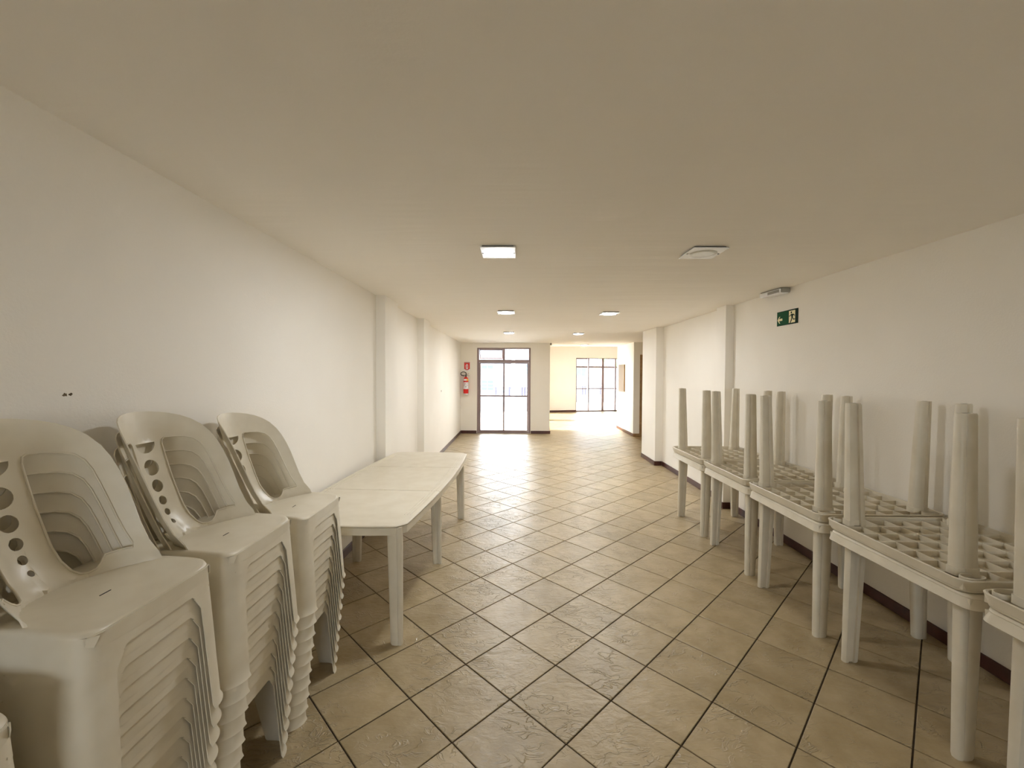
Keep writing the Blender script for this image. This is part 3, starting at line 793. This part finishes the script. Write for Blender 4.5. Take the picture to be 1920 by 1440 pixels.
# local: u = distance towards the camera (-y), v = up ; facing -x
def SG(d0, d1): return (lambda u, v, h: (-(d0 if h == 0 else d1), -u, v))
def sgn_poly(name, poly, mat, d0, d1, parent): return bm_obj(name, prism_bm(poly, 0, 1, SG(d0, d1)), mat, parent)
def R4(u0, u1, v0, v1): return [(u0, v0), (u1, v0), (u1, v1), (u0, v1)]
sgn_poly('panel', R4(-.157, .157, -.07, .07), 'green_dark', -.003, .003, ex)
sgn_poly('green_field', R4(-.153, .022, -.066, .066), 'green', .003, .0036, ex)
sgn_poly('arrow', [(-.148, -.012), (-.118, .022), (-.104, .022), (-.124, .0), (-.07, .0), (-.07, -.022), (-.124, -.022), (-.104, -.046), (-.118, -.046)], 'cream', .0037, .0043, ex)
sgn_poly('doorway', R4(.03, .122, -.058, .058), 'cream', .0032, .0038, ex)
man = [[(.066 + .009 * math.cos(2 * PI * k / 14), .040 + .011 * math.sin(2 * PI * k / 14)) for k in range(14)],
       [(.062, .024), (.090, .026), (.096, .020), (.088, -.010), (.070, -.012)],
       [(.062, .024), (.067, .017), (.050, .006), (.034, .003), (.034, .011), (.046, .013)],
       [(.090, .026), (.104, .020), (.119, .008), (.114, .002), (.101, .011), (.092, .014)],
       [(.070, -.010), (.083, -.010), (.074, -.036), (.056, -.060), (.044, -.060), (.060, -.034)],
       [(.078, -.008), (.090, -.010), (.102, -.024), (.122, -.024), (.122, -.032), (.098, -.034)]]
for k, p in enumerate(man): sgn_poly('running_man', p, 'green_dark', .0039 + k * .00005, .0045 + k * .00005, ex)
em = tag(empty('emergency_light', (2.575, 4.285, HC)), 'small grey and white emergency light fixed in the corner of ceiling and right wall', 'light')
em.rotation_euler = (0, 0, math.radians(4))
box('back_plate', -.03, .06, -.155, .155, -.05, -.004, 'grey', em, bevel=.004)
box('body', -.045, .05, -.15, .15, -.056, -.012, 'white_metal', em, bevel=.006, seg=2, smooth=True)
box('diffuser', -.049, -.040, -.145, .02, -.05, -.02, 'grey', em, bevel=.003)
box('tube', -.052, -.044, -.14, .12, -.058, -.049, 'paper', em, bevel=.002)

# ------------------------------------------------------------------ fire extinguisher and its sign
fe = tag(empty('fire_extinguisher', (-1.382, YD - .085, 1.09)), 'red fire extinguisher with black hose hung on the wall beside the glazed door', 'extinguisher')
bm_obj('cylinder', lathe_bm([(0, .012), (.055, .010), (.066, .022), (.068, .04), (.068, .40), (.062, .43), (.045, .455), (.022, .468), (.02, .475), (0, .475)], 28), 'red', fe, smooth=True)
bm_obj('base_ring', lathe_bm([(.060, -.012), (.069, -.012), (.069, .018), (.060, .018)], 28), 'paper', fe, smooth=True)
def band(name, z0, z1, a0, a1, mat, r=.0692, seg=14):
    bm = loft([[(rr * math.cos(a0 + (a1 - a0) * k / seg), rr * math.sin(a0 + (a1 - a0) * k / seg), z) for rr, k in [(r, k) for k in range(seg + 1)] + [(r - .002, k) for k in range(seg, -1, -1)]] for z in (z0, z1)])
    return bm_obj(name, bm, mat, fe, smooth=True, angle=30)
band('label', .14, .325, PI * .98, PI * 2.02, 'paper'); band('inspection_tag', .365, .415, PI * 1.2, PI * 1.62, 'paper'); band('yellow_tag', .365, .415, PI * 1.63, PI * 1.98, 'yellow')
lab = [(.285, 1.30, 1.52, 'sign_red'), (.275, 1.72, 1.78, 'ink'), (.285, 1.08, 1.12, 'ink'), (.255, 1.3, 1.45, 'ink'), (.225, 1.2, 1.34, 'sign_red'), (.225, 1.68, 1.8, 'sign_red'), (.205, 1.42, 1.62, 'ink'), (.185, 1.42, 1.62, 'ink')]
for z, a, b, m_ in lab: band('print', z, z + .012, PI * a, PI * b, m_, .0698, 5)
bm_obj('valve', lathe_bm([(0, .476), (.018, .476), (.022, .49), (.018, .51), (.014, .53), (0, .532)], 16), 'steel', fe, smooth=True)
bm_obj('lever', tube_bm([(.0, 0, .52), (.05, -.005, .545), (.085, -.005, .558)], .006, 8), 'grey', fe, smooth=True)
bm_obj('carry_handle', tube_bm([(.0, 0, .515), (.05, -.005, .512), (.10, -.005, .497)], .006, 8), 'grey', fe, smooth=True)
hose = []
for k in range(25):
    a = math.radians(10 + 235 * k / 24)
    hose.append((-.062 + .075 * math.cos(a), -.02 - .015 * k / 24, .555 + .05 * math.sin(a)))
hose = [(0.005, 0, .525)] + hose + [(-.07, -.04, .505), (-.03, -.045, .503)]
bm_obj('hose', tube_bm(hose, .011, 10), 'rubber', fe, smooth=True)
box('wall_hook', -.02, .02, .06, .0855, .44, .48, 'grey', fe)
es = tag(empty('extinguisher_sign', (-1.362, YD - .002, 1.85)), 'red and white fire extinguisher sign on the wall above the extinguisher', 'sign')
def PF(d0, d1): return (lambda u, v, h: (u, -(d0 if h == 0 else d1), v))
def fp(name, poly, mat, d0, d1): return bm_obj(name, prism_bm(poly, 0, 1, PF(d0, d1)), mat, es)
fp('panel', R4(-.082, .082, -.122, .122), 'paper', -.002, .002)
fp('red_frame', R4(-.078, .078, -.075, .118), 'sign_red', .002, .0025)
fp('header', R4(-.07, .07, .098, .112), 'ink', .0026, .003)
fp('shield', [(-.062, .075)] + [(.066 * math.cos(PI + PI * k / 14), -.05 + .052 * math.sin(PI + PI * k / 14)) for k in range(15)] + [(.062, .075)], 'red', .0026, .0032)
fp('pictogram', [(.030 * math.cos(PI + PI * k / 10), -.05 + .03 * math.sin(PI + PI * k / 10)) for k in range(11)] + [(.030, .03)] + [(.030 * math.cos(PI * k / 10), .03 + .03 * math.sin(PI * k / 10)) for k in range(1, 11)], 'paper', .0033, .0038)
fp('pictogram_core', R4(-.011, .011, -.05, .035), 'red', .0039, .0043)
tag(box('wall_sensor', XE - .005, XE + .05, YD + .02, YD + .09, HC - .055, HC, 'grey', bevel=.006), 'tiny grey box under the ceiling at the end of the door wall', 'sensor')

# ------------------------------------------------------------------ outside
struct(box('ground_outside', -60, 60, YD + .2, 34, -.5, -.13, 'ground'))
def parapet(name, x0, x1, y, ztop, zr, label, posts):
    r = tag(empty(name, (0, y, 0)), label, 'railing')
    box('low_wall', x0, x1, 0, .2, -.13, ztop, 'facade', r)
    box('top_rail', x0, x1, .08, .12, zr - .03, zr, 'rail', r); box('lower_rail', x0, x1, .09, .11, (ztop + zr) / 2 - .02, (ztop + zr) / 2, 'rail', r)
    for x in posts: box('post', x - .04, x + .04, .06, .14, ztop, zr + .04, 'rail', r)
parapet('railing', -9, .6, 20, .60, .99, 'low white wall with thin violet grey railing outside the glazed door', [-7.2, -5.4, -3.4, -2.2, -.98, -.33, .28, .41])
parapet('railing', 1.5, 13, 27, .33, .85, 'low white wall with thin railing outside the far window', [2.4, 4.25, 4.42, 5.4, 6.6, 7.8, 9.0, 10.2])
def facade(name, x0, x1, y, z1, label, wins):
    r = tag(empty(name, (0, y, 0)), label, 'building')
    box('wall', x0, x1, 0, 8, -9, z1, 'facade', r)
    for (a, b, c, d, nx, nz) in wins:
        w = box('window', a, b, -.06, .05, c, d, 'facade_grey', r)
        for i in range(nx):
            for k in range(nz):
                dx, dz = (b - a) / nx, (d - c) / nz
                box('pane', a + dx * i + .06, a + dx * (i + 1) - .06, -.09, -.061, c + dz * k + .06, c + dz * (k + 1) - .06, 'bluepane', w)
    return r
facade('apartment_building', -34, -.9, 66, 12, 'white building with small divided windows seen through the left half of the glazed door', [(-5.5, -3.6, -1.0, .62, 2, 3), (-5.5, -3.6, 2.4, 3.0, 2, 1), (-12, -10, -1, .6, 2, 3)])
facade('apartment_building', -.2, 40, 62, 12, 'white building with blue windows behind the far window and right door pane', [(1.3, 1.75, 1.5, 3.1, 1, 3), (8.8, 10.2, 1.35, 2.6, 2, 1), (16, 18, 1.4, 3, 2, 2)])
tag(box('column', -.62, -.36, 25, 25.3, -.13, 3.6, 'facade_grey', bevel=.02), 'grey concrete column standing outside, seen in the right half of the glazed door', 'column')
palm = tag(empty('palm_tree', (7.1, 29, -.13)), 'palm with hanging green fronds outside the far window', 'tree')
bm_obj('trunk', tube_bm([(0, 0, 0), (.05, 0, 1.5), (-.03, 0, 3.2)], [.16, .12, .10], 10), 'trunk', palm, smooth=True)
for k in range(14):
    a = 2 * PI * k / 14 + .2; L_ = 1.9 + .3 * (k % 3)
    bm = bmesh.new(); prev = None
    for t in range(9):
        u = t / 8; r_ = L_ * u * (1 - .25 * u); z = 3.2 + .75 * math.sin(u * 2.2) - 1.7 * u * u
        wd_ = .13 * math.sin(PI * (.08 + .9 * u)) + .01
        c = Vector((r_ * math.cos(a), r_ * math.sin(a), z)); s = Vector((-math.sin(a), math.cos(a), 0)) * wd_
        cur = [bm.verts.new(c - s - Vector((0, 0, .05))), bm.verts.new(c), bm.verts.new(c + s - Vector((0, 0, .05)))]
        if prev:
            for q in (0, 1): bm.faces.new([prev[q], prev[q + 1], cur[q + 1], cur[q]])
        prev = cur
    bm_obj('frond', bm, 'leaf', palm)
